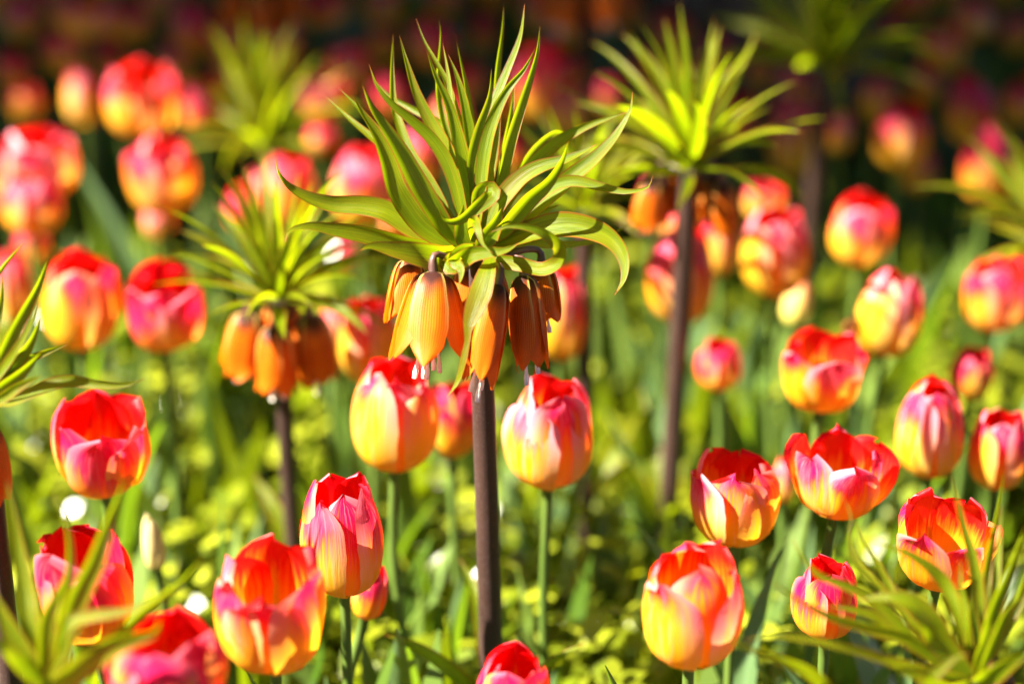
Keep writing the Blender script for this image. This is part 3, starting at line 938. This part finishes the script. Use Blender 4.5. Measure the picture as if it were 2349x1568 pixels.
def wild_crown(label, cx, cy, d, scale, seed, nleaf=34, nbell=5, foot=(0, 0), bells=True, stem_r=.0075, erect=1.0, bs=1.0, baz=None):
    rs = random.Random(seed)
    root, top = plant_root(label, cx, cy, d, *foot)
    crown_stem(root, top + Vector((0, 0, .006)), stem_r * 1.1, stem_r, (rs.uniform(-.004, .004), 0))
    nleaf = int(nleaf * 1.25)
    for k in range(nleaf):
        t = (k + .5) / nleaf                       # 0 outermost .. 1 the central tuft
        az = k * 2.39996 + rs.uniform(-.2, .2)
        e0 = rad(5 + 82 * t ** .8 * erect + rs.uniform(-8, 8))
        e1 = e0 - rad(rs.uniform(10, 85) * (1 - .7 * t))
        L = scale * rs.uniform(.070, .132) * (1.0 + .15 * math.sin(3 * t))
        p0 = top + Vector((math.cos(az) * .006, math.sin(az) * .006, .004 + .022 * t * scale))
        free_leaf(root, p0, az, e0, e1, L, scale * rs.uniform(.0042, .0078), rs.uniform(-2.2, 2.2) * (1 - .5 * t), seed * 100 + k)
    if bells:
        for k in range(nbell):
            az = rad(baz[k]) if baz else 2 * math.pi * k / nbell + rs.uniform(-.3, .3) + seed
            off = Vector((math.cos(az), math.sin(az), 0))
            p = top + off * .030 * scale + Vector((0, 0, -.004))
            bell(root, top + off * .005 + Vector((0, 0, .004)), p, off * .12 + Vector((rs.uniform(-.05, .05), rs.uniform(-.05, .05), -1)), bs * rs.uniform(.056, .066), bs * .050,
                 rs.uniform(.0, .15), seed * 31 + k, 2, rs.uniform(0, 1))
    lower_leaves(root, 7, seed + 500, .18)
    return root, top


wild_crown('blurred crown imperial with hanging orange bells left of the sharp one', 640, 706, 2.15, .92, 3, 36, 4, (.010, 0), stem_r=.0072)
wild_crown('blurred crown imperial with spiky tuft on a leaning brown stem', 1578, 410, 2.22, 1.06, 5, 34, 5, (-.014, 0), stem_r=.0092, bs=.78, baz=[175, 140, 90, 40, 5])
wild_crown('faint crown imperial with pale drooping leaves behind the left blurred bells', 600, 350, 2.70, 1.05, 8, 32, 5, (.02, 0), bells=False, stem_r=.006)
wild_crown('crown imperial hidden behind the sharp one, its thin grey stem showing', 1338, 500, 2.28, .80, 9, 26, 4, (.01, 0), bells=False, stem_r=.0070)
wild_crown('dark crown imperial standing in the tree shade with slim dark stem', 1896, 170, 2.72, 1.2, 12, 36, 5, (-.02, 0), bells=False, stem_r=.0092)
wild_crown('crown imperial in shade, only its dark stem seen beside the sharp leaf tuft', 1345, -70, 3.0, 1.2, 13, 28, 5, (.0, 0), stem_r=.0085)
wild_crown('crown imperial in shade, only its thin dark stem seen above the faint one', 596, -60, 3.05, 1.1, 15, 28, 5, (.0, 0), stem_r=.0065)
wild_crown('crown imperial with only pale leaf tips showing above the pointed yellow tulip', 2425, 590, 2.35, 1.15, 18, 34, 5, (.0, 0), stem_r=.007)

# --- three nearer plants whose leaves cross the picture
root, top = plant_root('crown imperial with a long horizontal leaf and one brown orange bell', -40, 915, 1.76)
crown_stem(root, top, .0095, .0085)
LEFT = [
    ([(325, 240), (260, 420), (180, 580), (100, 740), (20, 900), (-110, 1150)], 92, (0, .0, .01), (20, 25, 50)),
    ([(255, 530), (200, 700), (120, 840), (40, 960), (-110, 1160)], 74, (0, -.02, -.03), (-10, -20, -30)),
    ([(160, 130), (80, 220), (10, 310), (-60, 450), (-110, 1100)], 60, (0, .01, .02), (30, 40, 40)),
    ([(290, 1030), (200, 1070), (100, 1130), (0, 1195), (-110, 1230)], 80, (-.01, -.02, -.03), (10, 10, 30)),
    ([(285, 870), (200, 965), (110, 1050), (0, 1130), (-110, 1200)], 92, (0, -.01, -.02), (25, 30, 40)),
    ([(990, 1055), (850, 1098), (680, 1095), (480, 1070), (350, 1095), (200, 1160), (60, 1215), (-110, 1230)], 96, (0, .0, .0), (-45, -25, 5, 20)),
    ([(460, 820), (300, 880), (180, 935), (100, 1000), (-110, 1150)], 88, (0, .02, .03), (20, 10, 10)),
    ([(275, 640), (220, 790), (130, 920), (0, 1060), (-110, 1180)], 96, (0, .01, .01), (30, 30, 40)),
    ([(20, 340), (10, 520), (-40, 760), (-110, 1100)], 70, (0, .0, .0), (20, 20, 30)),
    ([(-200, 300), (-180, 600), (-130, 1100)], 80, (0, .0, .0), (20, 20, 30)),
    ([(-420, 500), (-300, 800), (-140, 1150)], 90, (0, .0, .0), (20, 20, 30)),
    ([(-600, 900), (-400, 1000), (-140, 1200)], 90, (0, .0, .0), (20, 20, 30)),
]
for i, (pts, w, dz, roll) in enumerate(LEFT):
    photo_leaf(root, pts, w, Z4, 1.76, dz, roll, 200 + i)
for i, (dx, dy) in enumerate([(-.004, -.014), (-.03, -.015), (-.035, .02)]):
    p = top + Vector((dx, dy, -.012))
    bell(root, top + Vector((dx, dy, 0)) * .2, p, Vector((dx * 2, dy * 2, -1)), .064, .060, .1, 300 + i, 2, .3 * i)
lower_leaves(root, 6, 801)

root, top = plant_root('low crown imperial with broad green leaves crossing the crimson tulip', 112, 1560, 1.60)
crown_stem(root, top, .0095, .0085)
BL = [
    ([(1370, 710), (1250, 850), (1100, 980), (960, 1095), (850, 1200), (700, 1340), (400, 1540)], 96, (0, .0, .01), (25, 30, 45)),
    ([(842, 170), (795, 320), (745, 450), (695, 600), (640, 760), (570, 900), (500, 1060), (380, 1500)], 150, (0, -.01, .0), (15, 15, 45)),
    ([(345, 275), (430, 430), (470, 600), (470, 800), (430, 1000), (350, 1500)], 62, (0, .02, .03), (30, 40, 50)),
    ([(1100, 940), (920, 1055), (760, 1092), (600, 1112), (450, 1180), (340, 1500)], 100, (0, -.01, -.02), (-10, -20, -40)),
    ([(1085, 1120), (1050, 1220), (900, 1262), (760, 1310), (600, 1410), (450, 1530), (330, 1600)], 190, (-.01, -.03, -.04), (20, 20, 30)),
    ([(575, 1140), (500, 1240), (420, 1380), (340, 1510), (320, 1600)], 86, (-.01, -.03, -.04), (0, -20, 10)),
    ([(40, 170), (80, 400), (120, 650), (170, 900), (200, 1150), (310, 1550)], 130, (0, .02, .03), (20, 20, 30)),
    ([(430, 850), (370, 1000), (320, 1150), (300, 1500)], 130, (0, .0, .0), (20, 20, 30)),
    ([(-60, 900), (20, 1100), (120, 1300), (300, 1580)], 150, (0, .0, .0), (10, 10, 20)),
    ([(-100, 1250), (40, 1320), (150, 1420), (300, 1580)], 150, (-.01, -.03, -.04), (10, 10, 20)),
    ([(200, 1000), (220, 1200), (290, 1560)], 120, (0, .02, .02), (10, 30, 20)),
]
for i, (pts, w, dz, roll) in enumerate(BL):
    photo_leaf(root, pts, w, Z5, 1.60, dz, roll, 400 + i)
lower_leaves(root, 5, 802)

root, top = plant_root('low crown imperial spreading long arching green leaves over the red topped tulip', 2232, 1556, 1.67)
crown_stem(root, top, .0095, .0085)
BR = [
    ([(988, 668), (1055, 790), (1150, 885), (1290, 940), (1450, 1015), (1570, 1140), (1720, 1290), (1990, 1480)], 90, (0, -.01, -.01), (10, -15, -30)),
    ([(1283, 415), (1330, 540), (1318, 650), (1350, 780), (1430, 880), (1530, 985), (1700, 1170), (2010, 1470)], 52, (0, .01, .02), (30, 40, 10)),
    ([(1345, 540), (1400, 680), (1480, 810), (1560, 960), (1650, 1090), (1790, 1260), (2020, 1470)], 76, (0, .02, .03), (20, 25, 40)),
    ([(1455, 688), (1640, 748), (1780, 830), (1880, 930), (1945, 1060), (1990, 1200), (2050, 1470)], 92, (0, .01, .0), (20, 5, 40)),
    ([(1918, 298), (1955, 440), (1990, 600), (2040, 770), (2070, 950), (2080, 1150), (2070, 1470)], 96, (0, .01, .02), (20, 20, 40)),
    ([(2240, 255), (2200, 480), (2155, 700), (2125, 900), (2110, 1150), (2080, 1470)], 70, (0, .03, .04), (30, 30, 50)),
    ([(2215, 480), (2205, 700), (2190, 880), (2160, 1100), (2090, 1470)], 56, (0, .02, .03), (-30, -40, -20)),
    ([(2360, 590), (2300, 760), (2240, 930), (2180, 1080), (2130, 1250), (2090, 1470)], 100, (0, -.01, -.02), (20, 20, 40)),
    ([(858, 918), (1000, 1015), (1150, 1100), (1290, 1155), (1450, 1200), (1650, 1260), (1790, 1350), (2010, 1490)], 80, (0, -.02, -.04), (-15, -20, -10)),
    ([(1180, 1065), (1330, 1085), (1460, 1120), (1560, 1190), (1750, 1330), (2010, 1480)], 96, (0, .0, -.01), (20, 25, 20)),
    ([(588, 1208), (660, 1290), (800, 1338), (930, 1390), (1060, 1440), (1180, 1530), (1300, 1650), (1900, 1620)], 100, (0, -.05, -.08), (20, -10, -10, 20)),
    ([(695, 1268), (850, 1245), (1050, 1258), (1250, 1300), (1420, 1345), (1600, 1400), (2000, 1500)], 62, (0, -.04, -.06), (35, 35, 30)),
    ([(1375, 1035), (1560, 1012), (1710, 1060), (1800, 1160), (1870, 1290), (2020, 1480)], 165, (-.01, -.03, -.03), (0, -5, 10, 50)),
    ([(2035, 1345), (1950, 1360), (1850, 1430), (1780, 1500), (1900, 1580), (2020, 1540)], 140, (-.02, -.06, -.07), (0, -10, 10)),
    ([(2380, 980), (2260, 1080), (2180, 1250), (2090, 1470)], 70, (-.01, -.03, -.04), (20, 20, 20)),
    ([(2400, 1330), (2270, 1400), (2150, 1480), (2070, 1520)], 140, (-.01, -.04, -.05), (10, 10, 20)),
    ([(1725, 645), (1640, 770), (1605, 900), (1640, 1050), (1990, 1460)], 36, (0, .03, .04), (30, 40, 30)),
    ([(1975, 800), (1980, 950), (2000, 1060), (2050, 1470)], 54, (0, .0, .0), (-20, -30, -20)),
    ([(2420, 700), (2330, 1000), (2200, 1250), (2080, 1480)], 90, (0, .02, .02), (20, 20, 30)),
    ([(1560, 1420), (1650, 1450), (1850, 1500), (2040, 1520)], 120, (-.01, -.03, -.04), (10, 10, 20)),
    ([(2040, 1000), (2050, 1200), (2060, 1480)], 120, (0, .0, .0), (10, 20, 30)),
    ([(2160, 1150), (2120, 1300), (2075, 1490)], 120, (-.01, -.01, -.01), (10, 20, 30)),
]
for i, (pts, w, dz, roll) in enumerate(BR):
    photo_leaf(root, pts, w, Z9, 1.67, dz, roll, 600 + i)
for i, (dx, dy) in enumerate([(-.034, .0), (.02, -.02), (.02, .03)]):
    p = top + Vector((dx, dy, -.014))
    bell(root, top + Vector((dx, dy, 0)) * .2, p, Vector((dx * 2, dy * 2, -1)), .060, .058, .1, 700 + i, 2, .3 * i)
lower_leaves(root, 5, 803)

# ------------------------------------------------------------------ ground cover and blades (stuff)
def stuff_mesh(name, V, F, mat, label, cat):
    me = bpy.data.meshes.new(name)
    V = np.concatenate(V)
    F = np.concatenate(F)
    me.vertices.add(len(V))
    me.vertices.foreach_set('co', V.astype(np.float32).ravel())
    me.loops.add(F.size)
    me.loops.foreach_set('vertex_index', F.astype(np.int32).ravel())
    me.polygons.add(len(F))
    me.polygons.foreach_set('loop_start', np.arange(0, F.size, F.shape[1], dtype=np.int32))
    me.polygons.foreach_set('use_smooth', np.ones(len(F), dtype=bool))
    me.update(calc_edges=True)
    me.validate()
    me.materials.append(mat)
    o = link(name, me)
    o['kind'] = 'stuff'
    o['label'] = label
    o['category'] = cat
    return o


def leaflet(rs, p, az, el, L, w, roll, bend):
    """five station leaflet: 10 vertices, 4 quads... as arrays"""
    ts = np.array([0, .25, .55, .82, 1.0])
    ws = np.array([.12, .8, 1.0, .6, .05]) * w
    d = np.array([math.cos(el) * math.cos(az), math.cos(el) * math.sin(az), math.sin(el)])
    s = np.array([-math.sin(az), math.cos(az), 0.0])
    nrm = np.cross(d, s)
    s2 = s * math.cos(roll) + nrm * math.sin(roll)
    C = p + ts[:, None] * L * d - (ts ** 2)[:, None] * np.array([0, 0, bend * L])
    A_, B_ = C - ws[:, None] * s2, C + ws[:, None] * s2
    return np.concatenate([A_, B_])


LF = np.array([[i, i + 5, i + 6, i + 1] for i in range(4)])


def ground_cover():
    rs = np.random.RandomState(11)
    V, F, n = [], [], 0
    for k in range(8500):
        y = rs.uniform(1.25, 4.6)
        x = rs.uniform(-1, 1) * (0.30 + y * 0.26)
        dens = 0.55 + 0.45 * math.sin(x * 5.1 + 1.0) * math.sin(y * 4.3 + .6)
        if rs.uniform() > dens + .25:
            continue
        h = rs.uniform(.05, .21) * (.75 + .35 * dens) * (.7 if y < 1.8 else 1.0)
        lx, ly = rs.uniform(-.04, .04, 2)
        for j in range(rs.randint(9, 15)):
            t = rs.uniform(.25, 1.0)
            p = np.array([x + lx * t, y + ly * t, h * t])
            V.append(leaflet(rs, p, rs.uniform(0, 6.28), rs.uniform(-.2, 1.0), rs.uniform(.018, .046), rs.uniform(.004, .011), rs.uniform(-.5, .5), rs.uniform(0, .5)))
            F.append(LF + n)
            n += 10
    stuff_mesh('ground_cover', V, F, M_COVER, 'bright yellow green leafy ground cover filling the bed between the flowers', 'ground cover')


def blades():
    rs = np.random.RandomState(12)
    V, F, n = [], [], 0
    for k in range(3000):
        y = rs.uniform(1.2, 4.8)
        x = rs.uniform(-1, 1) * (0.30 + y * 0.26)
        L = rs.uniform(.14, .32)
        el = rad(rs.uniform(62, 88))
        V.append(leaflet(rs, np.array([x, y, 0.0]), rs.uniform(0, 6.28), el, L, rs.uniform(.006, .020), rs.uniform(-.3, .3), rs.uniform(0, .25)))
        F.append(LF + n)
        n += 10
    stuff_mesh('blade_foliage', V, F, M_BLADE, 'upright blue green blades of bulb foliage filling the bed below the blooms', 'foliage')


ground_cover()
blades()

# ------------------------------------------------------------------ trees behind, out of the picture, whose crowns shade the back of the bed
def shade_tree(x, y, h, r, seed, label):
    rs = np.random.RandomState(seed)
    root = thing('shade_tree', label, 'tree', (x, y, 0), 'shade trees behind the bed')
    link('trunk', tube_mesh('trunk', [(0, 0, -.1), (.05, .02, h * .35), (-.04, .05, h * .7), (0, 0, h)], [.17, .13, .10, .04], M_BARK, 12, 18), root)
    V, F, n = [], [], 0
    clumps = [(rs.normal(size=3), rs.uniform(.35, 1)) for _ in range(90)]
    for v, q in clumps:
        v = v / np.linalg.norm(v) * q ** .5
        c = np.array([v[0] * r, v[1] * r, h + v[2] * r * .62])
        for j in range(62):
            p = c + rs.normal(size=3) * r * .13
            V.append(leaflet(rs, p, rs.uniform(0, 6.28), rs.uniform(-.7, .5), rs.uniform(.09, .15), rs.uniform(.03, .05), rs.uniform(-.6, .6), .2))
            F.append(LF + n)
            n += 10
    me = bpy.data.meshes.new('crown')
    V = np.concatenate(V)
    F = np.concatenate(F)
    me.from_pydata(V.tolist(), [], F.tolist())
    me.materials.append(M_TREE)
    o = link('crown', me, root)
    o['kind'] = 'stuff'
    for k in range(5):
        a = k * 1.3 + seed
        o = link('limb', tube_mesh('limb', [(0, 0, h * .55), (math.cos(a) * r * .3, math.sin(a) * r * .3, h * .8), (math.cos(a) * r * .65, math.sin(a) * r * .65, h)], [.06, .04, .015], M_BARK, 8, 10), root)


# shade edge: crowns stand up-sun of the back rows
BACK = Vector((0, 2.92, .45))
TREES = [(-3.4, 1.2, 1.5, 'at the left end of the front row'), (-1.7, 1.2, 1.5, 'second in the front row, over the left tulips'), (0.0, 1.5, 1.5, 'in the middle of the front row'),
         (1.7, 0.98, 1.5, 'fourth in the front row, over the right tulips'), (3.4, 0.95, 1.5, 'at the right end of the front row'),
         (-0.75, 1.16, 1.25, 'squeezed between the second and middle trees of the front row'),
         (0.85, 1.12, 1.3, 'squeezed between the middle and fourth trees of the front row'),
         (-1.4, 3.5, 1.8, 'in the rear row, left of the gap'), (1.6, 3.6, 1.8, 'in the rear row, right of the gap')]
for i, (u, yy, r, where) in enumerate(TREES):
    hgt = 3.7
    t = (hgt - BACK.z) / to_sun.z
    c = BACK + to_sun * t
    shade_tree(c.x + u, c.y + yy, hgt, r, 60 + i, 'broad leaved shade tree ' + where)
